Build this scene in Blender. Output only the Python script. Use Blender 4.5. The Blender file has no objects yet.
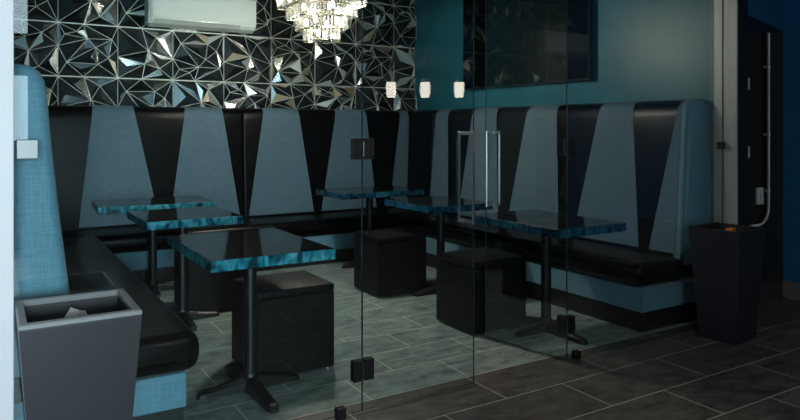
import bpy, bmesh, math, random
from mathutils import Vector, Matrix
C = bpy.context.scene.collection
R = math.radians
random.seed(11)

# ------------------------------------------------------------------ materials
def nodes(name):
    m = bpy.data.materials.new(name); m.use_nodes = True
    n = m.node_tree.nodes; l = m.node_tree.links
    return m, n, l, n['Principled BSDF']

def mat(name, col, rough=.5, metal=0., spec=.5, var=0., scale=6., bump=0., bscale=200., stretch=None, coat=0., emit=None, es=0.):
    m, n, l, b = nodes(name)
    b.inputs['Base Color'].default_value = (*col, 1)
    b.inputs['Roughness'].default_value = rough
    b.inputs['Metallic'].default_value = metal
    b.inputs['Specular IOR Level'].default_value = spec
    b.inputs['Coat Weight'].default_value = coat
    b.inputs['Coat Roughness'].default_value = .08
    tc = n.new('ShaderNodeTexCoord'); mp = n.new('ShaderNodeMapping')
    l.new(tc.outputs['Object'], mp.inputs['Vector'])
    if stretch: mp.inputs['Scale'].default_value = stretch
    if var:
        t = n.new('ShaderNodeTexNoise'); t.inputs['Scale'].default_value = scale; t.inputs['Detail'].default_value = 6
        l.new(mp.outputs[0], t.inputs['Vector'])
        r = n.new('ShaderNodeValToRGB')
        r.color_ramp.elements[0].position = .3; r.color_ramp.elements[1].position = .7
        r.color_ramp.elements[0].color = tuple(max(0, c*(1-var)) for c in col)+(1,)
        r.color_ramp.elements[1].color = tuple(min(1, c*(1+var)) for c in col)+(1,)
        l.new(t.outputs['Fac'], r.inputs['Fac']); l.new(r.outputs['Color'], b.inputs['Base Color'])
    if bump:
        t2 = n.new('ShaderNodeTexNoise'); t2.inputs['Scale'].default_value = bscale; t2.inputs['Detail'].default_value = 3
        l.new(mp.outputs[0], t2.inputs['Vector'])
        bp = n.new('ShaderNodeBump'); bp.inputs['Strength'].default_value = bump; bp.inputs['Distance'].default_value = .004
        l.new(t2.outputs['Fac'], bp.inputs['Height']); l.new(bp.outputs[0], b.inputs['Normal'])
    if emit:
        b.inputs['Emission Color'].default_value = (*emit, 1); b.inputs['Emission Strength'].default_value = es
    return m

def fabric(name, col):
    """woven cloth: fine crossing threads"""
    m, n, l, b = nodes(name)
    b.inputs['Roughness'].default_value = .62
    b.inputs['Sheen Weight'].default_value = .25
    tc = n.new('ShaderNodeTexCoord')
    fac = []
    for sc in ((260, 260, 14), (20, 20, 260)):
        mp = n.new('ShaderNodeMapping'); mp.inputs['Scale'].default_value = sc
        l.new(tc.outputs['Object'], mp.inputs['Vector'])
        t = n.new('ShaderNodeTexNoise'); t.inputs['Scale'].default_value = 1; t.inputs['Detail'].default_value = 2
        l.new(mp.outputs[0], t.inputs['Vector']); fac.append(t)
    ad = n.new('ShaderNodeMath'); ad.operation = 'ADD'
    l.new(fac[0].outputs['Fac'], ad.inputs[0]); l.new(fac[1].outputs['Fac'], ad.inputs[1])
    mr = n.new('ShaderNodeMapRange'); mr.inputs['From Min'].default_value = .7; mr.inputs['From Max'].default_value = 1.3
    mr.inputs['To Min'].default_value = .78; mr.inputs['To Max'].default_value = 1.2
    l.new(ad.outputs[0], mr.inputs['Value'])
    mx = n.new('ShaderNodeVectorMath'); mx.operation = 'SCALE'; mx.inputs[0].default_value = col
    l.new(mr.outputs[0], mx.inputs['Scale']); l.new(mx.outputs[0], b.inputs['Base Color'])
    bp = n.new('ShaderNodeBump'); bp.inputs['Strength'].default_value = .25; bp.inputs['Distance'].default_value = .002
    l.new(ad.outputs[0], bp.inputs['Height']); l.new(bp.outputs[0], b.inputs['Normal'])
    return m

def tiles(name, c1, c2, mortar, bw, rh, ox, oy, rough, spec=.5):
    m, n, l, b = nodes(name)
    tc = n.new('ShaderNodeTexCoord'); mp = n.new('ShaderNodeMapping')
    mp.inputs['Location'].default_value = (-ox, -oy, 0)
    l.new(tc.outputs['Object'], mp.inputs['Vector'])
    br = n.new('ShaderNodeTexBrick')
    br.inputs['Scale'].default_value = 1; br.inputs['Brick Width'].default_value = bw; br.inputs['Row Height'].default_value = rh
    br.inputs['Mortar Size'].default_value = .0032; br.inputs['Mortar Smooth'].default_value = .15; br.inputs['Bias'].default_value = 0
    br.inputs['Color1'].default_value = (*c1, 1); br.inputs['Color2'].default_value = (*c2, 1); br.inputs['Mortar'].default_value = (*mortar, 1)
    l.new(mp.outputs[0], br.inputs['Vector'])
    t = n.new('ShaderNodeTexNoise'); t.inputs['Scale'].default_value = 9; t.inputs['Detail'].default_value = 10; t.inputs['Roughness'].default_value = .74
    mp2 = n.new('ShaderNodeMapping'); mp2.inputs['Scale'].default_value = (.7, 1.5, 1); l.new(tc.outputs['Object'], mp2.inputs['Vector'])
    l.new(mp2.outputs[0], t.inputs['Vector'])
    mr = n.new('ShaderNodeMapRange'); mr.inputs['From Min'].default_value = .33; mr.inputs['From Max'].default_value = .67
    mr.inputs['To Min'].default_value = .3; mr.inputs['To Max'].default_value = 1.7
    l.new(t.outputs['Fac'], mr.inputs['Value'])
    sc = n.new('ShaderNodeVectorMath'); sc.operation = 'SCALE'
    l.new(br.outputs['Color'], sc.inputs[0]); l.new(mr.outputs[0], sc.inputs['Scale'])
    mx = n.new('ShaderNodeMix'); mx.data_type = 'RGBA'; mx.inputs[7].default_value = (*mortar, 1)
    l.new(br.outputs['Fac'], mx.inputs[0]); l.new(sc.outputs[0], mx.inputs[6]); l.new(mx.outputs[2], b.inputs['Base Color'])
    bp = n.new('ShaderNodeBump'); bp.inputs['Strength'].default_value = .5; bp.inputs['Distance'].default_value = .002; bp.invert = True
    l.new(br.outputs['Fac'], bp.inputs['Height'])
    bp2 = n.new('ShaderNodeBump'); bp2.inputs['Strength'].default_value = .15; bp2.inputs['Distance'].default_value = .004
    l.new(t.outputs['Fac'], bp2.inputs['Height']); l.new(bp.outputs[0], bp2.inputs['Normal']); l.new(bp2.outputs[0], b.inputs['Normal'])
    b.inputs['Roughness'].default_value = rough; b.inputs['Specular IOR Level'].default_value = spec
    return m

def two_sided(n, l, fr, ior):
    # the same mirror strength on the way in and on the way out of the pane
    g = n.new('ShaderNodeNewGeometry'); mr = n.new('ShaderNodeMapRange')
    mr.inputs['To Min'].default_value = ior; mr.inputs['To Max'].default_value = 1/ior
    l.new(g.outputs['Backfacing'], mr.inputs['Value']); l.new(mr.outputs[0], fr.inputs['IOR'])

def glassmat(name, tint, refl=1.0):
    """clear pane: sees through with a faint tint, mirrors by angle"""
    m, n, l, b = nodes(name); n.remove(b)
    out = n['Material Output']
    tr = n.new('ShaderNodeBsdfTransparent'); tr.inputs['Color'].default_value = (*tint, 1)
    gl = n.new('ShaderNodeBsdfGlossy'); gl.inputs['Roughness'].default_value = .0; gl.inputs['Color'].default_value = (refl, refl, refl, 1)
    fr = n.new('ShaderNodeFresnel'); two_sided(n, l, fr, 1.52)
    mx = n.new('ShaderNodeMixShader')
    l.new(fr.outputs[0], mx.inputs[0]); l.new(tr.outputs[0], mx.inputs[1]); l.new(gl.outputs[0], mx.inputs[2]); l.new(mx.outputs[0], out.inputs['Surface'])
    return m

def crystalmat():
    m, n, l, b = nodes('crystal'); n.remove(b)
    out = n['Material Output']
    tr = n.new('ShaderNodeBsdfTransparent'); tr.inputs['Color'].default_value = (.72, .72, .68, 1)
    gl = n.new('ShaderNodeBsdfGlossy'); gl.inputs['Roughness'].default_value = .22
    df = n.new('ShaderNodeBsdfTranslucent'); df.inputs['Color'].default_value = (.9, .87, .8, 1)
    fr = n.new('ShaderNodeFresnel'); two_sided(n, l, fr, 1.45)
    m1 = n.new('ShaderNodeMixShader'); m1.inputs[0].default_value = .02
    m2 = n.new('ShaderNodeMixShader')
    l.new(tr.outputs[0], m1.inputs[1]); l.new(df.outputs[0], m1.inputs[2])
    l.new(fr.outputs[0], m2.inputs[0]); l.new(m1.outputs[0], m2.inputs[1]); l.new(gl.outputs[0], m2.inputs[2]); l.new(m2.outputs[0], out.inputs['Surface'])
    return m

def marble(name, a, bcol, c):
    m, n, l, b = nodes(name)
    tc = n.new('ShaderNodeTexCoord'); mp = n.new('ShaderNodeMapping'); mp.inputs['Scale'].default_value = (1, 1, .45)
    mp.inputs['Rotation'].default_value = (0, .5, 0)
    l.new(tc.outputs['Object'], mp.inputs['Vector'])
    t = n.new('ShaderNodeTexNoise'); t.inputs['Scale'].default_value = 14; t.inputs['Detail'].default_value = 5; t.inputs['Distortion'].default_value = 1.4
    l.new(mp.outputs[0], t.inputs['Vector'])
    r = n.new('ShaderNodeValToRGB'); e = r.color_ramp.elements
    e[0].position = .36; e[0].color = (*a, 1); e[1].position = .62; e[1].color = (*c, 1)
    x = e.new(.47); x.color = (*bcol, 1)
    l.new(t.outputs['Fac'], r.inputs['Fac']); l.new(r.outputs['Color'], b.inputs['Base Color'])
    b.inputs['Roughness'].default_value = .18
    return m

def emission(name, col, s):
    m, n, l, b = nodes(name); n.remove(b)
    e = n.new('ShaderNodeEmission'); e.inputs['Color'].default_value = (*col, 1); e.inputs['Strength'].default_value = s
    l.new(e.outputs[0], n['Material Output'].inputs['Surface']); return m

M = dict(
    blue=fabric('steel_blue_weave', (.19, .31, .40)),
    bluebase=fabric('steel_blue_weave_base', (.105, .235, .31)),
    vinyl=mat('black_vinyl', (.0035, .0035, .004), .30, spec=.16, bump=.10, bscale=60, var=.3, scale=30),
    plinth=mat('black_plinth', (.006, .006, .007), .5),
    teal_wall=mat('teal_plaster', (.020, .142, .190), .36, spec=.36, var=.16, scale=2.2, bump=.08, bscale=14),
    navy_wall=mat('navy_paint', (.005, .118, .27), .5, var=.06, scale=3),
    dark_wall=mat('charcoal_paint', (.008, .009, .011), .6),
    ceil=mat('ceiling_paint', (.006, .012, .018), .6),
    tin=tiles('grey_green_floor_tile', (.225, .285, .270), (.185, .245, .238), (.68, .70, .62), .607, .296, 1.9445, 2.953, .34),
    tout=tiles('brown_grey_floor_tile', (.090, .082, .073), (.072, .067, .061), (.42, .40, .36), .7589, .339, 2.224, 2.953, .42, .35),
    glass=glassmat('clear_glass', (.93, .975, .98)),
    edge=mat('polished_glass_edge', (.025, .06, .06), .15, spec=.9),
    black=mat('black_metal', (.008, .008, .009), .34, spec=.5),
    chrome=mat('brushed_steel', (.50, .50, .50), .28, metal=1.0),
    ttop=mat('black_lacquer', (.012, .014, .015), .07, spec=.6, var=.5, scale=5),
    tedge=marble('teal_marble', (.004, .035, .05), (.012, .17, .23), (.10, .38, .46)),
    tedge_shaded=marble('shaded_teal_marble', (.002, .012, .025), (.006, .045, .085), (.02, .11, .18)),  # teal marble darkened in its colour for the dim right row
    pole=mat('black_powder_coat', (.007, .007, .008), .4, spec=.5, bump=.25, bscale=300),
    stool=mat('black_stool_vinyl', (.008, .008, .009), .45, spec=.14, bump=.5, bscale=160, var=.5, scale=60, stretch=(1, 1, .5)),
    bin=mat('charcoal_bin_plastic', (.021, .0195, .024), .45, spec=.4, bump=.06, bscale=200),
    rim=mat('lightened_bin_rim', (.20, .20, .205), .4, bump=.3, bscale=120),  # rim colour lifted to imitate caught light and strengthen its mirror image
    liner=mat('bin_liner', (.010, .010, .012), .35, bump=.8, bscale=25),
    steel=mat('brushed_silver_post', (.33, .33, .32), .42, metal=.35, var=.07, scale=20, stretch=(1, 1, .08)),
    whitepost=mat('pale_grey_post', (.66, .62, .66), .5, metal=.0, var=.03, scale=4),
    acw=mat('air_conditioner_plastic', (.76, .79, .74), .14, spec=.55, bump=.12, bscale=18),
    acg=mat('air_conditioner_vent', (.50, .53, .49), .35),
    tv=mat('tv_screen_glass', (.002, .002, .003), .03, spec=.18),
    brick=tiles('black_brick', (.010, .010, .011), (.007, .007, .008), (.004, .004, .004), .21, .07, 0, 0, .5),
    panel=mat('black_door_paint', (.005, .005, .006), .4),
    cover=mat('grey_cover_plate', (.42, .43, .42), .45, metal=.2),
    plate=mat('steel_cover_plate', (.13, .135, .135), .4, metal=.5),
    pipe=mat('galvanised_conduit', (.55, .55, .53), .4, metal=.2),
    skirt=mat('taupe_baseboard', (.15, .13, .12), .55),
    paper=mat('white_paper', (.75, .77, .80), .6, bump=.6, bscale=40),
    bin_shaded=mat('shaded_bin_plastic', (.014, .015, .022), .42, spec=.4, bump=.06, bscale=200),  # bin plastic darkened in its colour for the weaker light at right
    orange=mat('orange_card', (.75, .22, .03), .5),
    f0=mat('black_gloss_facet', (.020, .024, .026), .13, metal=.0, spec=.9),
    f1=mat('graphite_mirror_facet', (.06, .07, .075), .26, metal=.9),
    f2=mat('glint_facet', (.72, .76, .74), .40, metal=.85),  # pale facet colour stands in for mirrored light
    f3=mat('warm_glint_facet', (.60, .50, .36), .40, metal=.85),  # warm version of the painted glint
    frim=mat('bevel_glint_line', (.90, .88, .82), .36, metal=.35),  # pale line colour carries the glint of the bevels
    crystal=crystalmat(),
    bulb=emission('warm_bulb', (1.0, .90, .74), 16.0),
    pendant_glow=emission('pendant_glow', (1.0, .90, .76), 9.0),
    gold=mat('chandelier_frame', (.6, .55, .42), .2, metal=1.0),
)

# ------------------------------------------------------------------ geometry helpers
def BM(): return bmesh.new()
def obj(name, bm, m, parent=None, smooth=False, loc=None):
    bmesh.ops.recalc_face_normals(bm, faces=bm.faces)
    me = bpy.data.meshes.new(name); bm.to_mesh(me); bm.free()
    for x in (m if isinstance(m, (list, tuple)) else [m]): me.materials.append(x)
    if smooth:
        for p in me.polygons: p.use_smooth = True
        try: me.set_sharp_from_angle(angle=R(40))
        except Exception: pass
    o = bpy.data.objects.new(name, me); C.objects.link(o)
    if parent: o.parent = parent
    if loc: o.location = loc
    return o
def box(bm, x0, x1, y0, y1, z0, z1, bev=0, seg=2):
    vs = [bm.verts.new((x, y, z)) for z in (z0, z1) for y in (y0, y1) for x in (x0, x1)]
    fs = [bm.faces.new([vs[i] for i in f]) for f in ((0, 1, 3, 2), (4, 5, 7, 6), (0, 1, 5, 4), (2, 3, 7, 6), (0, 2, 6, 4), (1, 3, 7, 5))]
    if bev:
        es = list({e for f in fs for e in f.edges})
        bmesh.ops.bevel(bm, geom=es, offset=bev, segments=seg, profile=.5, affect='EDGES')
    return bm
def cyl(bm, p0, p1, r, n=16, r2=None):
    p0 = Vector(p0); p1 = Vector(p1); d = p1-p0
    res = bmesh.ops.create_cone(bm, cap_ends=True, segments=n, radius1=r, radius2=r if r2 is None else r2, depth=d.length)
    mt = Matrix.Translation((p0+p1)/2) @ d.to_track_quat('Z', 'Y').to_matrix().to_4x4()
    bmesh.ops.transform(bm, matrix=mt, verts=res['verts']); return bm
def tube(bm, pts, r, n=10):
    rings = []
    for i, p in enumerate(pts):
        p = Vector(p); a = Vector(pts[max(0, i-1)]); b = Vector(pts[min(len(pts)-1, i+1)])
        q = (b-a).to_track_quat('Z', 'Y')
        rings.append([bm.verts.new(p+q @ Vector((r*math.cos(2*math.pi*k/n), r*math.sin(2*math.pi*k/n), 0))) for k in range(n)])
    for u, v in zip(rings, rings[1:]):
        for k in range(n): bm.faces.new((u[k], u[(k+1) % n], v[(k+1) % n], v[k]))
    bm.faces.new(rings[0]); bm.faces.new(rings[-1]); return bm
def loft(bm, rings, caps=True):
    rr = [[bm.verts.new(p) for p in ring] for ring in rings]
    for u, v in zip(rr, rr[1:]):
        for k in range(len(u)):
            k2 = (k+1) % len(u); bm.faces.new((u[k], u[k2], v[k2], v[k]))
    if caps: bm.faces.new(rr[0]); bm.faces.new(rr[-1])
    return bm
def empty(name, loc=(0, 0, 0), rz=0):
    o = bpy.data.objects.new(name, None); C.objects.link(o); o.location = loc; o.rotation_euler = (0, 0, rz); o.empty_display_size = .1; return o
def tag(o, label=None, cat=None, group=None, kind=None):
    if label: o['label'] = label
    if cat: o['category'] = cat
    if group: o['group'] = group
    if kind: o['kind'] = kind
    return o
def struct(name, bm, m, label=None, **k):
    o = obj(name, bm, m, **k); tag(o, label=label, kind='structure'); return o
def copy_tree(o, parent=None):
    c = o.copy(); C.objects.link(c); c.parent = parent
    for ch in list(o.children): copy_tree(ch, c)
    return c

H = 3.08            # ceiling height
GY = 2.84           # plane of the glass front
# ------------------------------------------------------------------ the setting
struct('floor', box(BM(), -2.6, 6.9, -3.1, 2.953, -.08, 0), M['tout'], 'dark brown-grey floor tiles laid in front of the glass')
struct('floor_inner', box(BM(), -.2, 4.6, 2.953, 7.05, -.08, 0), M['tin'], 'grey-green floor tiles inside the glass-fronted room')
struct('floor_corridor', box(BM(), 4.6, 6.9, 2.953, 4.0, -.08, 0), M['tout'], 'dark tiles running into the corridor on the right')
struct('wall_back', box(BM(), -.2, 4.6, 6.945, 7.05, 0, H), M['dark_wall'], 'rear wall behind the faceted black panels and their painted glints')
struct('wall_left', box(BM(), -.2, 0, 2.93, 6.945, 0, H), M['teal_wall'], 'side wall behind the left banquette')
struct('wall_right', box(BM(), 4.44, 4.6, 2.91, 6.945, 0, H), M['teal_wall'], 'teal side wall carrying the big black television')
struct('ceiling', box(BM(), -2.6, 6.9, -3.1, 7.05, H, H+.1), M['ceil'], 'dark blue ceiling')
bmm = box(BM(), 5.456, 5.62, -3.1, 3.034, 0, H)
struct('wall_navy', bmm, M['navy_wall'], 'navy blue wall at the far right beyond the doorway')
struct('baseboard_navy', box(BM(), 5.442, 5.456, -3.0, 3.034, 0, .136, .004, 1), M['skirt'], 'taupe baseboard under the navy wall')
# header over the side opening
bmm = BM(); p = [(4.489, 2.737), (5.456, 3.03), (5.456, 3.20), (4.489, 2.905)]
loft(bmm, [[(x, y, z) for x, y in p] for z in (2.135, H)])
struct('wall_header', bmm, M['navy_wall'], 'navy wall section above the dark doorway')
# corridor behind the opening
bmm = BM(); box(bmm, 4.6, 6.9, 3.50, 3.62, 0, H)
bk = struct('wall_corridor', bmm, M['brick'], 'black painted brick wall in the dark corridor')
bk.data.transform(Matrix.Rotation(R(-90), 4, 'X')); bk.rotation_euler = (R(90), 0, 0)
struct('wall_corridor_end', box(BM(), 6.8, 6.9, -3.0, 3.5, 0, H), M['dark_wall'], 'dark wall closing the corridor')
# silver end post with its black return
struct('trim_1', box(BM(), 4.362, 4.376, 2.737, 2.908, 0, H, .002, 1), M['steel'], 'brushed silver post cladding holding the glass at right')
struct('trim_2', box(BM(), 4.377, 4.489, 2.737, 2.908, 0, H), M['panel'], 'black face of the silver post')
struct('trim_3', box(BM(), -.14, .083, 2.745, 2.93, 0, H, .003, 1), M['whitepost'], 'pale grey post at the left edge of the glass')
struct('wall_front', box(BM(), -2.6, -.14, 2.745, 2.93, 0, H), M['whitepost'], 'pale wall left of the post')
# the hall on the camera side, closed, its openings shaped to steer the daylight
bmm = BM()
for (x0, x1, z0, z1) in ((-2.6, -1.6, 0, H), (.40, 5.5, 0, H), (-1.6, .23, 0, .1), (-1.6, .23, 2.82, H), (.23, .40, 0, 1.22), (.23, .40, 1.95, 2.42), (.23, .40, 2.82, H)):
    box(bmm, x0, x1, -3.1, -3.0, z0, z1)
struct('wall_behind', bmm, M['dark_wall'], 'hall wall behind the viewer with an opening added to shape the daylight')
struct('wall_hall_left', box(BM(), -2.6, -2.5, -3.1, 2.745, 0, H), M['dark_wall'], 'closed left side wall of the hall')
struct('ceiling_beams', BM() if False else (lambda b: ([box(b, -2.5, 5.45, y, y+.09, H-.14, H-.001) for y in (-2.2, -1.3, -.4, .5, 1.4)], b)[1])(BM()), M['ceil'], 'ceiling joists across the hall')

# faceted wall cladding: half metre relief panels ------------------------------------
def delaunay(pts):
    big = [(-9, -9), (9.5, -9), (0, 12)]
    P = pts+big; n = len(pts); T = [(n, n+1, n+2)]
    def circ(t):
        (ax, ay), (bx, by), (cx, cy) = (P[i] for i in t)
        d = 2*(ax*(by-cy)+bx*(cy-ay)+cx*(ay-by))
        if abs(d) < 1e-12: return (0, 0, 1e9)
        ux = ((ax*ax+ay*ay)*(by-cy)+(bx*bx+by*by)*(cy-ay)+(cx*cx+cy*cy)*(ay-by))/d
        uy = ((ax*ax+ay*ay)*(cx-bx)+(bx*bx+by*by)*(ax-cx)+(cx*cx+cy*cy)*(bx-ax))/d
        return (ux, uy, (ax-ux)**2+(ay-uy)**2)
    for i in range(n):
        bad = []
        for t in T:
            ux, uy, r2 = circ(t)
            if (P[i][0]-ux)**2+(P[i][1]-uy)**2 < r2-1e-12: bad.append(t)
        ed = {}
        for t in bad:
            for e in ((t[0], t[1]), (t[1], t[2]), (t[2], t[0])):
                k = tuple(sorted(e)); ed[k] = ed.get(k, 0)+1
        T = [t for t in T if t not in bad]+[(a, b, i) for (a, b), c in ed.items() if c == 1]
    return [t for t in T if max(t) < n]
S = .513
rt = random.Random(5)
tile_variants = []
for v in range(2):
    pts = [(0, 0), (S, 0), (0, S+.0), (S, S)]
    bord = [.22] if v == 0 else [.30]
    for q in bord: pts += [(q*1.0, 1e-4*rt.random()), (q, S-1e-4*rt.random()), (1e-4*rt.random(), q*.97), (S-1e-4*rt.random(), q*.97)]
    nb = len(pts)
    while len(pts) < nb+8:
        c = (rt.uniform(.05, S-.05), rt.uniform(.05, S-.05))
        if all((c[0]-a)**2+(c[1]-b)**2 > .10**2 for a, b in pts): pts.append(c)
        elif rt.random() < .004: break
    hs = [.004]*nb+[rt.choice((.0, .03, .038, .05)) for _ in pts[nb:]]
    tri = [t for t in delaunay([(a+rt.uniform(-1e-6, 1e-6), b+rt.uniform(-1e-6, 1e-6)) for a, b in pts])
           if abs((pts[t[1]][0]-pts[t[0]][0])*(pts[t[2]][1]-pts[t[0]][1])-(pts[t[2]][0]-pts[t[0]][0])*(pts[t[1]][1]-pts[t[0]][1])) > 2e-4]
    tile_variants.append((pts, hs, tri))
fb = BM(); eb = BM()
WY = 6.944
x = .048-S; col = 0
while x < 4.40:
    z = 1.345; row = 0
    while z < H-.02:
        pts, hs, tri = tile_variants[(col+row) % 2]
        flip = (col*3+row) % 2; fz = (col+2*row) % 3 == 0
        def W(i):
            a, b = pts[i]
            a = S-a if flip else a; b = S-b if fz else b
            return Vector((min(4.438, max(.002, x+a)), WY-.004-hs[i], min(H-.003, z+b*.487/S*1.0)))
        for t in tri:
            pa = [W(i) for i in t]
            ar = (pa[1]-pa[0]).cross(pa[2]-pa[0]).length
            if ar < 2e-4: continue
            cen = sum(pa, Vector())/3
            # each cell is a shallow three sided pyramid of its own, with an off-centre peak
            w = [random.random()+.25 for _ in range(3)]; sw = sum(w)
            pk = sum((pa[k]*w[k] for k in range(3)), Vector())/sw + Vector((0, -1, 0))*random.choice((-.004, .012, .022, .03))*min(1, math.sqrt(ar)/.09)
            vs = [fb.verts.new(q) for q in pa]; vp = fb.verts.new(pk)
            for k in range(3):
                f = fb.faces.new((vs[k], vs[(k+1) % 3], vp))
                r = random.random(); sh = .035+.085*min(1, max(0, (cen.x-1.3)/1.6))
                f.material_index = 2 if r < sh else 3 if r < sh*1.45 else 1 if r < .45 else 0  # painted glints, more frequent to the right
        es = {tuple(sorted(e)) for t in tri for e in ((t[0], t[1]), (t[1], t[2]), (t[2], t[0]))}
        for a, b in es:
            A, B = W(a), W(b)
            if (A-B).length < .02: continue
            A = A+Vector((0, -.001, 0)); B = B+Vector((0, -.001, 0))
            border = a < 8 and b < 8 and (abs(A.x-B.x) < .002 or abs(A.z-B.z) < .002)
            cyl(eb, A, B, .0036-.0014*min(1, max(0, (A.x-1.6)/1.2)), 4)  # lines thinned to the right to weaken their glint
        z += .4935; row += 1
    x += S; col += 1
# flat backing behind the relief
wallp = empty('wall_cladding'); tag(wallp, 'black faceted geometric relief panels with painted glints above the rear banquette', kind='structure')
obj('relief_facets', fb, [M['f0'], M['f1'], M['f2'], M['f3']], wallp)
obj('bevel_glint_lines', eb, M['frim'], wallp)

# ------------------------------------------------------------------ glass front
def pane(name, w, z0, z1, parent, t=.010):
    """pane from local x 0..w on the plane y = 0, polished edges as a second material"""
    bm = BM(); box(bm, 0, w, -t/2, t/2, z0, z1)
    bm.faces.ensure_lookup_table(); bm.normal_update()
    for f in bm.faces: f.material_index = 0 if abs(f.normal.y) > .9 else 1
    return obj(name, bm, [M['glass'], M['edge']], parent)
def hinge_plates(parent, x, z, name='hinge', dirs=(-1, 1), s=.100):
    bm = BM()
    for d in dirs:
        for y0, y1 in ((-.017, -.005), (.005, .017)):
            a, b = (x-.056, x-.003) if d < 0 else (x+.003, x+.056)
            box(bm, a, b, y0, y1, z-s/2, z+s/2, .002, 1)
    cyl(bm, (x, -.012, z-s/2+.015), (x, -.012, z+s/2-.015), .006, 10)
    return obj(name, bm, M['black'], parent)
def clamp(parent, x, z, m, s=.05, name='glass_clamp'):
    bm = BM()
    for y0, y1 in ((-.018, -.005), (.005, .018)): box(bm, x-s/2, x+s/2, y0, y1, z-s/2, z+s/2, .002, 1)
    return obj(name, bm, m, parent)
def pull(parent, x):
    h = BM()
    for y in (-.062, .062):
        s = 1 if y > 0 else -1
        box(h, x-.006, x+.006, y-.006, y+.006, .857, 1.338, .002, 1)
        for z in (.868, 1.327): box(h, x-.006, x+.006, min(s*.0055, y), max(s*.0055, y), z-.009, z+.009, .002, 1)
    return obj('door_pull', h, M['chrome'], parent)

w1 = empty('window_1', (.083, GY, 0)); tag(w1, 'tall fixed glass pane left of the closed door', kind='structure')
pane('glass_pane', 1.526-.003-.083, .012, 2.95, w1)
clamp(w1, 1.41-.083, .027, M['black'], .048); clamp(w1, .045, 1.275, M['plate'], .07)
clamp(w1, .40, .027, M['black'], .048)
w2 = empty('window_2', (2.868, GY, 0)); tag(w2, 'fixed glass pane between the open door and the silver post', kind='structure')
pane('glass_pane', 4.360-2.868, .012, 2.95, w2)
clamp(w2, .075, .030, M['black'], .046); clamp(w2, 1.47, 1.235, M['black'], .05)
d1 = empty('door_1', (1.526, GY, 0)); tag(d1, 'closed left leaf of the frameless glass double door', kind='structure')
pane('glass_pane', .664, .012, 2.42, d1)
for z in (.206, 1.255, 2.22): hinge_plates(d1, 0, z)
pull(d1, .615)
d2 = empty('door_2', (2.865, GY, 0), R(180-78.8)); tag(d2, 'right glass door leaf standing open into the room', kind='structure')
pane('glass_pane', .605, .012, 2.42, d2)
pull(d2, .548)
for z in (.216, 1.245, 2.22):
    hb = BM()
    for y0, y1 in ((-.017, -.005), (.005, .017)): box(hb, .003, .056, y0, y1, z-.05, z+.05, .002, 1)
    obj('hinge', hb, M['black'], d2)
    hb = BM()
    for y0, y1 in ((-.017, -.005), (.005, .017)): box(hb, .0, .050, y0, y1, z-.05, z+.05, .002, 1)
    obj('hinge', hb, M['black'], w2)
# glass above the doors
w3 = empty('window_3', (1.526, GY, 0)); tag(w3, 'glass transom above the double door', kind='structure')
pane('glass_pane', 1.336, 2.43, 2.95, w3)
struct('trim_4', box(BM(), .083, 4.362, 2.80, 2.88, 2.95, H, .003, 1), M['chrome'], 'metal head channel above the glass')

# ------------------------------------------------------------------ banquettes
PB = [(.295, .40), (.295, .47), (.282, .70), (.262, 1.0), (.245, 1.28), (.236, 1.44), (.226, 1.50), (.205, 1.535), (.170, 1.555), (.120, 1.562), (.04, 1.562), (.010, 1.55), (.001, 1.52), (.001, .40)]
NF = 11   # the first NF profile points face the room and the top
def profile(shrink):
    cd, cz = .14, .95
    out = []
    for d, z in PB:
        dd = d-shrink if d > .1 else d
        zz = z-shrink if z > 1.45 else z
        out.append((max(.001, dd), zz))
    return out
def back_segment(name, f, t0, t1, m, parent, r=.02, ends=(True, True)):
    """extrude the backrest profile from t0 to t1; f maps (t, d, z) to a point; ends rolled over with radius r"""
    rings = []; k = 5
    a = [(t0+r*(1-math.sin(math.pi/2*i/k)), r*(1-math.cos(math.pi/2*i/k))) for i in range(k, -1, -1)] if ends[0] else [(t0, 0)]
    b = [(t1-r*(1-math.sin(math.pi/2*i/k)), r*(1-math.cos(math.pi/2*i/k))) for i in range(0, k+1)] if ends[1] else [(t1, 0)]
    sec = a+[(t0+(t1-t0)*q/6, 0) for q in range(1, 6)]+b
    for t, s in sec: rings.append([f(t, d, z) for d, z in profile(s)])
    return obj(name, loft(BM(), rings), m, parent, smooth=True)
def stripe(f, lo, hi, parent, zlo=.45, zhi=1.53):
    """raised wedge of blue cloth; lo = (t left, t right) at the seat, hi the same at the top"""
    bm = BM(); cols = 6; grid = []
    for i in range(1, NF):
        d, z = PB[i]; q = max(0, min(1, (z-zlo)/(zhi-zlo)))
        a = lo[0]+(hi[0]-lo[0])*q; b = lo[1]+(hi[1]-lo[1])*q
        o = .004
        dn = (o, 0) if z < 1.45 else (o*.7, o*.7) if z < 1.55 else (0, o)
        grid.append([bm.verts.new(f(a+(b-a)*k/cols, d+dn[0], z+dn[1])) for k in range(cols+1)])
    for u, v in zip(grid, grid[1:]):
        for k in range(cols): bm.faces.new((u[k], u[k+1], v[k+1], v[k]))
    bmesh.ops.solidify(bm, geom=bm.faces[:], thickness=-.0035)
    return obj('blue_wedge', bm, M['blue'], parent, smooth=True)

def cushion(x0, x1, y0, y1, parent, z0=.288, z1=.452, r=.062):
    bm = BM(); box(bm, x0, x1, y0, y1, z0, z1, r, 6)
    return obj('seat_cushion', bm, M['vinyl'], parent, smooth=True)
E0 = 2.985
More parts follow.
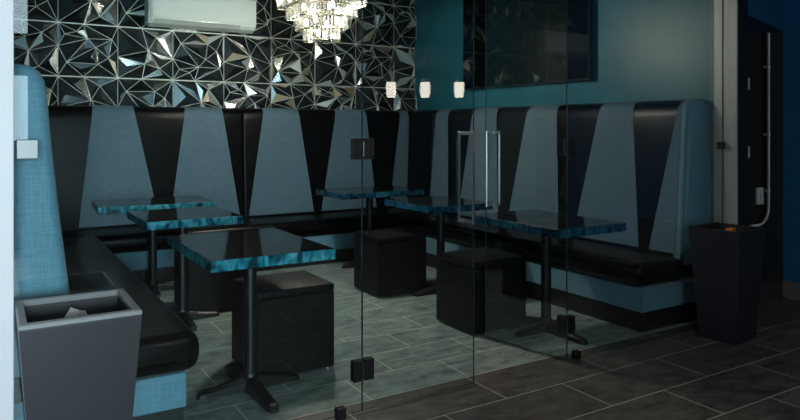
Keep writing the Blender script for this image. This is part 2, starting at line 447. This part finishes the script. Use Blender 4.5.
# right wing
rb = empty('banquette', (4.0, 3.6, 0)); tag(rb, 'banquette along the teal wall, its blue rounded end beside the open-top bin', 'banquette', 'black and blue banquettes')
fr_ = lambda t, d, z: (4.438-d-4.0, t-3.6, z)
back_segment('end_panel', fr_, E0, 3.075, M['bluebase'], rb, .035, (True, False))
back_segment('backrest', fr_, 3.075, 6.18, M['vinyl'], rb, .022, (False, True))
back_segment('backrest', fr_, 6.18, 6.655, M['vinyl'], rb, .022, (True, False))
for lo, hi in (((3.0, 3.285), (3.02, 3.03)), ((3.369, 4.033), (3.48, 3.80)), ((4.193, 4.865), (4.285, 4.655)), ((4.99, 5.63), (5.095, 5.47)), ((5.80, 6.155), (5.90, 6.13))):
    stripe(fr_, (max(lo[0], 3.06), lo[1]), (max(hi[0], 3.06), max(3.075, hi[1])), rb)
cushion(3.668-4, 4.165-4, E0+.0-3.6, 6.12-3.6, rb)
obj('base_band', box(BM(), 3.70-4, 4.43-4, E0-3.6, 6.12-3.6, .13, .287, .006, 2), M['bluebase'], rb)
obj('plinth', box(BM(), 3.708-4, 4.43-4, E0+.008-3.6, 6.12-3.6, 0, .129), M['plinth'], rb)
# left wing
lb = empty('banquette', (.45, 3.6, 0)); tag(lb, 'banquette at the left whose blue end rises behind the grey bin', 'banquette', 'black and blue banquettes')
fl_ = lambda t, d, z: (.002+d*(1-.14*min(1, max(0, (z-.7)/.7)))-.45, t-3.6, z+.04*max(0, (z-1.2)/.36))
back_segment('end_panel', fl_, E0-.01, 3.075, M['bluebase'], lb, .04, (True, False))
back_segment('backrest', fl_, 3.075, 6.655, M['vinyl'], lb, .022, (False, False))
for lo, hi in (((3.08, 3.285), (3.08, 3.12)), ((3.369, 4.033), (3.48, 3.80)), ((4.193, 4.865), (4.285, 4.655)), ((4.99, 5.63), (5.095, 5.47))):
    stripe(fl_, lo, hi, lb)
cushion(.275-.45, .80-.45, E0-.035-3.6, 6.12-3.6, lb, .300, .470)
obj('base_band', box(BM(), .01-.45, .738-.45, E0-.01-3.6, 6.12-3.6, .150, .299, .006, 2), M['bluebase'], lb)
obj('plinth', box(BM(), .01-.45, .728-.45, E0-3.6, 6.12-3.6, 0, .149), M['plinth'], lb)
# rear run
bb = empty('banquette', (2.2, 6.4, 0)); tag(bb, 'long banquette across the back under the faceted wall panels', 'banquette', 'black and blue banquettes')
fb_ = lambda t, d, z: (t-2.2, 6.862-d*.78-6.4, z)
back_segment('backrest', fb_, .01, 2.215, M['vinyl'], bb, .025, (False, True))
back_segment('backrest', fb_, 2.215, 4.43, M['vinyl'], bb, .025, (True, False))
for lo, hi in (((.70, 1.40), (.822, 1.175)), ((1.485, 2.175), (1.645, 2.009)), ((2.26, 2.98), (2.437, 2.826)), ((3.06, 3.745), (3.262, 3.637)), ((3.91, 4.150), (4.086, 4.205))):
    stripe(fb_, lo, hi, bb)
cushion(.31-2.2, 4.13-2.2, 6.125-6.4, 6.655-6.4, bb)
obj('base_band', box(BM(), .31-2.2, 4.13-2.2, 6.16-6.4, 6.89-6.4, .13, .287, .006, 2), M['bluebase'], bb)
obj('plinth', box(BM(), .31-2.2, 4.13-2.2, 6.168-6.4, 6.88-6.4, 0, .129), M['plinth'], bb)

# ------------------------------------------------------------------ tables
def arm(dx, dy, L):
    """one tapering foot of the cross base, from the hub outwards"""
    bm = BM(); d = Vector((dx, dy, 0)); n = Vector((-dy, dx, 0)); rings = []
    for q, w, h in ((.02, .036, .075), (.25, .034, .062), (.6, .031, .044), (.86, .030, .034), (.96, .024, .026), (1.0, .012, .014)):
        c = d*(L*q); z0 = .0
        rings.append([tuple(c+n*w+Vector((0, 0, z0))), tuple(c+n*w+Vector((0, 0, h*.72))), tuple(c+n*w*.55+Vector((0, 0, h))),
                      tuple(c-n*w*.55+Vector((0, 0, h))), tuple(c-n*w+Vector((0, 0, h*.72))), tuple(c-n*w+Vector((0, 0, z0)))])
    return obj_arm(loft(bm, rings))
def obj_arm(bm): return bm
def make_table(x, y, w, l, rz, label, off=(0, 0), arms=(.27, .375), edge='tedge'):
    t = empty('pedestal_table', (x, y, 0), rz); tag(t, label, 'table', 'pedestal tables')
    bm = BM(); box(bm, -w/2+off[0], w/2+off[0], -l/2+off[1], l/2+off[1], .697, .750, .003, 1)
    bm.normal_update()
    for f in bm.faces: f.material_index = 1 if abs(f.normal.z) > .9 else 0
    obj('tabletop', bm, [M[edge], M['ttop']], t)
    obj('pole', cyl(BM(), (0, 0, .07), (0, 0, .69), .034, 24), M['pole'], t, smooth=True)
    obj('mounting_plate', box(BM(), -.16, .16, -.2, .2, .690, .697), M['pole'], t)
    hub = cyl(BM(), (0, 0, .0), (0, 0, .085), .058, 24, .040); obj('hub', hub, M['pole'], t, smooth=True)
    for dx, dy, L in ((1, 0, arms[0]), (-1, 0, arms[0]), (0, 1, arms[1]), (0, -1, arms[1])):
        obj('foot', arm(dx, dy, L), M['pole'], t, smooth=False)
    return t
make_table(1.172, 3.415, .625, .86, 0, 'front left pedestal table with teal marbled edge, nearest the bin', (.008, .075), (.275, .36))
make_table(1.18, 4.87, .640, .70, 0, 'teal-edged table second from the front in the left row', (.015, .03), (.26, .30))
make_table(1.18, 5.87, .88, .62, R(-3), 'teal-edged table at the far left before the rear banquette', (0, 0), (.30, .26))
make_table(3.24, 5.88, .90, .60, 0, 'dim table at the rear right before the back banquette', (0, 0), (.30, .22), 'tedge_shaded')
make_table(3.205, 4.60, .60, .72, 0, 'teal-edged table in the middle of the right row', (.0, .05), (.26, .33), 'tedge_shaded')
make_table(3.20, 3.36, .585, .86, R(0), 'front right table behind the open glass door', (-.005, .005), (.26, .36), 'tedge_shaded')

# ------------------------------------------------------------------ cube stools
def make_stool(x, y, label, w=.46, l=.42, h=.48, src=None):
    if src is None:
        s = empty('cube_stool', (x, y, 0))
        obj('body', box(BM(), -w/2, w/2, -l/2, l/2, .012, h-.045, .006, 2), M['stool'], s)
        obj('seat_pad', box(BM(), -w/2-.001, w/2+.001, -l/2-.001, l/2+.001, h-.043, h, .010, 3), M['stool'], s, smooth=True)
        for sx in (-1, 1):
            for sy in (-1, 1): obj('glide', cyl(BM(), (sx*(w/2-.03), sy*(l/2-.03), 0), (sx*(w/2-.03), sy*(l/2-.03), .012), .014, 10), M['chrome'], s)
    else:
        s = copy_tree(src); s.location = (x, y, 0)
    tag(s, label, 'stool', 'black cube stools'); return s
s0 = make_stool(1.448, 3.665, 'black cube stool beneath the front left table')
make_stool(1.46, 5.13, 'black cube stool under the second left table', src=s0)
make_stool(2.885, 4.885, 'black cube stool at the middle table of the right row', src=s0)
make_stool(2.925, 3.715, 'black cube stool behind the open door and its pull handle', src=s0)

# ------------------------------------------------------------------ bins
def make_bin(x, y, top, base, h, rz, label, pad=.03, m='bin', mr='rim'):
    b = empty('waste_bin', (x, y, 0), rz); tag(b, label, 'bin', 'tapered square bins')
    def ring(s, z): return [(-s/2, -s/2, z), (s/2, -s/2, z), (s/2, s/2, z), (-s/2, s/2, z)]
    bm = BM()
    inn = top-2*pad
    loft(bm, [ring(base-.01, 0), ring(base, .008), ring(top-.002, h-.022), ring(top-.002, h-.010), ring(inn+.002, h-.010), ring(base-.03, .03)], caps=True)
    obj('body', bm, M[m], b)
    bm = BM()
    rr = [ring(top, h-.016), ring(top, h-.004), ring(top-.008, h), ring(inn+.006, h), ring(inn, h-.004), ring(inn, h-.02)]
    loft(bm, rr, caps=False); obj('rim', bm, M[mr], b)
    return b, h
bl, _ = make_bin(.273, 2.642, .372, .27, .727, 0, 'charcoal square waste bin at the lower left holding white paper', .026)
br, _ = make_bin(4.093, 2.635, .335, .245, .715, R(5), 'tall dark square waste bin beside the silver post', .018, 'bin_shaded', 'bin_shaded')
def liner(b, s, z):
    bm = BM(); bmesh.ops.create_grid(bm, x_segments=10, y_segments=10, size=s/2)
    rnd = random.Random(3)
    for v in bm.verts: v.co.z = z+rnd.uniform(-.02, .02)
    bmesh.ops.solidify(bm, geom=bm.faces[:], thickness=.004)
    obj('bin_liner', bm, M['liner'], b)
liner(bl, .285, .54); liner(br, .265, .60)
# paper standing in the left bin
bm = BM(); rnd = random.Random(8)
g = [[bm.verts.new((.03*i-.045, .012*math.sin(i*1.9+j)+.004*j, .045*j+.01*math.sin(i*2+j*1.3))) for i in range(4)] for j in range(4)]
for j in range(3):
    for i in range(3): bm.faces.new((g[j][i], g[j][i+1], g[j+1][i+1], g[j+1][i]))
bmesh.ops.solidify(bm, geom=bm.faces[:], thickness=.002)
pp = obj('crumpled_paper', bm, M['paper'], smooth=True, loc=(.235, 2.64, .585)); pp.rotation_euler = (R(-12), R(38), R(20))
tag(pp, 'crumpled white paper sticking up inside the left bin', 'paper')
bm = BM(); box(bm, -.035, .035, -.02, .02, 0, .10, .002, 1)
oc = obj('orange_carton', bm, M['orange'], loc=(4.075, 2.60, .612)); oc.rotation_euler = (0, 0, R(12))
tag(oc, 'small orange carton poking out of the right bin', 'carton')

# ------------------------------------------------------------------ television
tv = empty('television', (4.36, 4.954, 2.275)); tag(tv, 'large black flat television mounted on the teal wall', 'television')
obj('frame', box(BM(), 0.003, .055, -.89, .89, -.505, .505, .004, 2), M['black'], tv)
obj('screen', box(BM(), -.001, .003, -.882, .882, -.495, .497), M['tv'], tv)
obj('wall_bracket', box(BM(), .055, .079, -.3, .3, -.25, .25), M['black'], tv)

# ------------------------------------------------------------------ air conditioner
ac = empty('air_conditioner', (1.33, 6.70, 2.342)); tag(ac, 'white wall-mounted air conditioner above the faceted panels', 'air conditioner')
PR = [(.0, .055), (-.004, .10), (-.012, .34), (.0, .352), (.152, .352), (.152, .0), (.10, .0), (.035, .022)]
obj('housing', loft(BM(), [[(x, y, z) for y, z in PR] for x in (0, 1.02)]), M['acw'], ac)
obj('front_panel', box(BM(), .012, 1.018, -.021, -.012, .075, .345, .003, 2), M['acw'], ac)
bm = BM(); loft(bm, [[(x, y, z) for y, z in ((-.004, .068), (-.008, .060), (.030, .018), (.075, .002), (.078, .008), (.034, .026))] for x in (.03, .86)])
obj('louver', bm, M['acg'], ac)
obj('end_cap', box(BM(), -.03, 0, -.004, .15, .01, .345, .012, 3), M['acg'], ac)
obj('badge', box(BM(), .03, .07, -.0225, -.0211, .098, .103), M['acg'], ac)
obj('badge', box(BM(), .96, .99, -.0225, -.0211, .098, .103), M['acg'], ac)

# ------------------------------------------------------------------ chandelier
CH = (2.265, 4.90)
ch = empty('chandelier', (CH[0], CH[1], 2.04)); tag(ch, 'tiered square crystal chandelier glowing over the tables', 'chandelier')
def crystal_bm(L, w=.0085):
    bm = BM()
    def rg(s, z): return [(s*math.cos(a), s*math.sin(a), z) for a in (R(45), R(135), R(225), R(315))]
    loft(bm, [rg(w*.35, 0), rg(w, .012), rg(w, L-.010), rg(w*.4, L)]); return bm
cme = bpy.data.meshes.new('crystal'); b_ = crystal_bm(.102); bmesh.ops.recalc_face_normals(b_, faces=b_.faces); b_.to_mesh(cme); b_.free(); cme.materials.append(M['crystal'])
spots = []; frames = []
for k, side in enumerate((.222, .318, .426, .536, .646)):
    z = .0 + .0905*k
    h = side/2; nn = int(side/.030)
    fb2 = BM()
    for a in range(4):
        c, s = math.cos(a*math.pi/2), math.sin(a*math.pi/2)
        for i in range(nn):
            u = -h+side*(i+.5)/nn
            X, Y = c*u+s*h, s*u-c*h
            front = (a in (0, 3))
            spots.append(((0 if front else 1, k), (X, Y, z, a*math.pi/2)))
    for zz, r in ((z+.102, .004), (z+.002, .0025)):
        for a in range(4):
            c, s = math.cos(a*math.pi/2), math.sin(a*math.pi/2)
            p0 = (c*-h+s*h, s*-h-c*h, zz); p1 = (c*h+s*h, s*h-c*h, zz)
            cyl(fb2, p0, p1, r, 6)
    for xx in (-h, h): cyl(fb2, (xx, -h, z+.104), (xx, h, z+.104), .003, 6)
    frames.append(obj('tier_frame', fb2, M['gold'], ch))
spots.sort(key=lambda q: q[0])
for i, (q_, (X, Y, z, a)) in enumerate(spots[:100]):
    o = bpy.data.objects.new('crystal', cme); C.objects.link(o); o.parent = frames[q_[1]]; o.location = (X, Y, z); o.rotation_euler = (0, 0, a)
rest = BM()
for (_, (X, Y, z, a)) in spots[100:]:
    n0 = len(rest.verts); t_ = crystal_bm(.102); tm = bpy.data.meshes.new('t'); t_.to_mesh(tm); t_.free()
    rest.from_mesh(tm); rest.verts.ensure_lookup_table(); bpy.data.meshes.remove(tm)
    bmesh.ops.transform(rest, matrix=Matrix.Translation((X, Y, z)) @ Matrix.Rotation(a, 4, 'Z'), verts=rest.verts[n0:])
ro = obj('crystal_fringe', rest, M['crystal'], ch); ro['kind'] = 'stuff'
for (X, Y, z) in [(-.05, -.05, .06), (.05, .05, .06), (-.09, .09, .16), (.09, -.09, .16), (-.09, -.09, .16), (.09, .09, .16),
                  (-.15, .0, .26), (.15, 0, .26), (0, -.15, .26), (0, .15, .26), (-.19, -.19, .35), (.19, -.19, .35), (-.19, .19, .35), (.19, .19, .35)]:
    bm = BM(); bmesh.ops.create_uvsphere(bm, u_segments=10, v_segments=6, radius=.017, matrix=Matrix.Translation((X, Y, z)) @ Matrix.Scale(1.7, 4, (0, 0, 1)))
    obj('bulb', bm, M['bulb'], ch, smooth=True)
for c_ in ac.children: c_.scale = (1.01, 1, .925)
obj('canopy_plate', box(BM(), -.33, .33, -.33, .33, .47, .50, .004, 2), M['gold'], ch)
obj('stem', cyl(BM(), (0, 0, .5), (0, 0, H-2.04), .012, 10), M['gold'], ch)

# ------------------------------------------------------------------ doorway fittings
dp = tag(obj('steel_door', box(BM(), 0, .39, 0, .04, 0, 2.6, .003, 1), M['panel'], loc=(5.605, 3.45, 0)), 'flat black steel door in the corridor beyond the post', 'door')
bm = BM(); cx_ = 5.905; pts = [(cx_+.10, 3.41, 2.32), (cx_+.03, 3.41, 2.30), (cx_, 3.41, 2.20), (cx_, 3.41, .66)]
for i in range(1, 8):
    a = i/7*math.pi/2; pts.append((cx_-.15*(1-math.cos(a)), 3.41, .66-.15*math.sin(a)))
pts.append((5.63, 3.41, .51))
tube(bm, pts, .011)
cd = tag(obj('conduit', bm, M['pipe'], smooth=True), 'grey metal conduit bending left at its foot on the black door', 'pipe')
for z in (1.9, 1.3, .8):
    b2 = BM(); box(b2, cx_-.018, cx_+.018, 3.40, 3.449, z-.012, z+.012, .002, 1); obj('pipe_clip', b2, M['pipe'], cd)
bm = BM(); box(bm, 5.765, 5.865, 3.43, 3.449, .685, .83, .003, 1)
jb = tag(obj('switch_box', bm, M['cover']), 'small grey switch plate beside the conduit', 'switch box')
b2 = BM(); box(b2, 5.805, 5.825, 3.423, 3.43, .74, .775, .002, 1); obj('toggle', b2, M['chrome'], jb)
for z in (1.66, 1.19):
    hh = BM(); box(hh, 4.4895, 4.513, 2.738, 2.748, z-.038, z+.038, .002, 1); cyl(hh, (4.496, 2.734, z-.04), (4.496, 2.734, z+.04), .007, 8)
    o = struct('trim_5', hh, M['cover'], 'steel door hinge on the black post face')

# ------------------------------------------------------------------ pendants in the hall behind the viewer (seen mirrored in the glass)
def pendant(x, y, z, label, src=None):
    if src: p = copy_tree(src); p.location = (x, y, z)
    else:
        p = empty('pendant_lamp', (x, y, z))
        obj('shade', loft(BM(), [[(r*math.cos(a*math.pi/5), r*math.sin(a*math.pi/5), zz) for a in range(10)] for r, zz in ((.045, -.09), (.060, -.02), (.056, .09))], caps=True), M['pendant_glow'], p)
        obj('cap', cyl(BM(), (0, 0, .09), (0, 0, .12), .05, 12), M['gold'], p)
        obj('cord', cyl(BM(), (0, 0, .14), (0, 0, H-z), .006, 6), M['black'], p)
    tag(p, label, 'lamp', 'hall pendant lamps'); return p
# ------------------------------------------------------------------ lights
def area(name, loc, rot, sx, sy, power, col):
    l = bpy.data.lights.new(name, 'AREA'); l.shape = 'RECTANGLE'; l.size = sx; l.size_y = sy; l.energy = power; l.color = col
    o = bpy.data.objects.new(name, l); C.objects.link(o); o.location = loc; o.rotation_euler = rot; return o
def point(name, loc, power, col, rad):
    l = bpy.data.lights.new(name, 'POINT'); l.energy = power; l.color = col; l.shadow_soft_size = rad
    o = bpy.data.objects.new(name, l); C.objects.link(o); o.location = loc; return o
area('daylight_beam', (-.95, -9.0, 1.7), (R(90), 0, 0), 2.5, 2.6, 1250, (.68, .92, 1))  # unseen lamp standing for sky, placed to throw a narrow beam
area('hall_fill_light', (1.9, .4, H-.16), (0, 0, 0), .6, .6, 22, (1, .93, .84))  # added fill to brighten the outer floor
point('corridor_fill_light', (5.3, 3.15, 2.75), 2.0, (.9, .95, 1), .08)  # added fill to bring out the conduit and switch plate
for i, (dx, dy, dz, p) in enumerate(((0, 0, .05, 14), (.06, -.06, .15, 22), (-.08, .08, .24, 26), (.12, .1, .33, 30), (-.14, -.1, .42, 30))):
    point('chandelier_light', (CH[0]+dx, CH[1]+dy, 2.04+dz), p, (1, .92, .80), .022)
pd = pendant(4.08, -1.20, 1.81, 'glowing crystal pendant in the hall, leftmost of three')
pendant(4.423, -.99, 1.81, 'glowing crystal pendant in the hall, middle of three', pd)
pendant(4.766, -.78, 1.81, 'glowing crystal pendant in the hall, rightmost of three', pd)

# ------------------------------------------------------------------ world, camera, view
w = bpy.data.worlds.new('World'); bpy.context.scene.world = w; w.use_nodes = True
w.node_tree.nodes['Background'].inputs['Color'].default_value = (.62, .80, .88, 1)
w.node_tree.nodes['Background'].inputs['Strength'].default_value = 5.5
cam = bpy.data.cameras.new('camera'); co = bpy.data.objects.new('camera', cam); C.objects.link(co)
co.location = (0, 0, 1.35); co.rotation_euler = (R(90), 0, R(-31.43))
cam.sensor_width = 36; cam.lens = 677/800*36; cam.shift_y = -(210-128.84)/800; cam.clip_start = .05
bpy.context.scene.camera = co
sc = bpy.context.scene
sc.view_settings.view_transform = 'Standard'; sc.view_settings.look = 'None'; sc.view_settings.gamma = 1
sc.view_settings.use_curve_mapping = False
sc.view_settings.exposure = 0.0
sc.cycles.transparent_max_bounces = 24
sc.cycles.max_bounces = 10
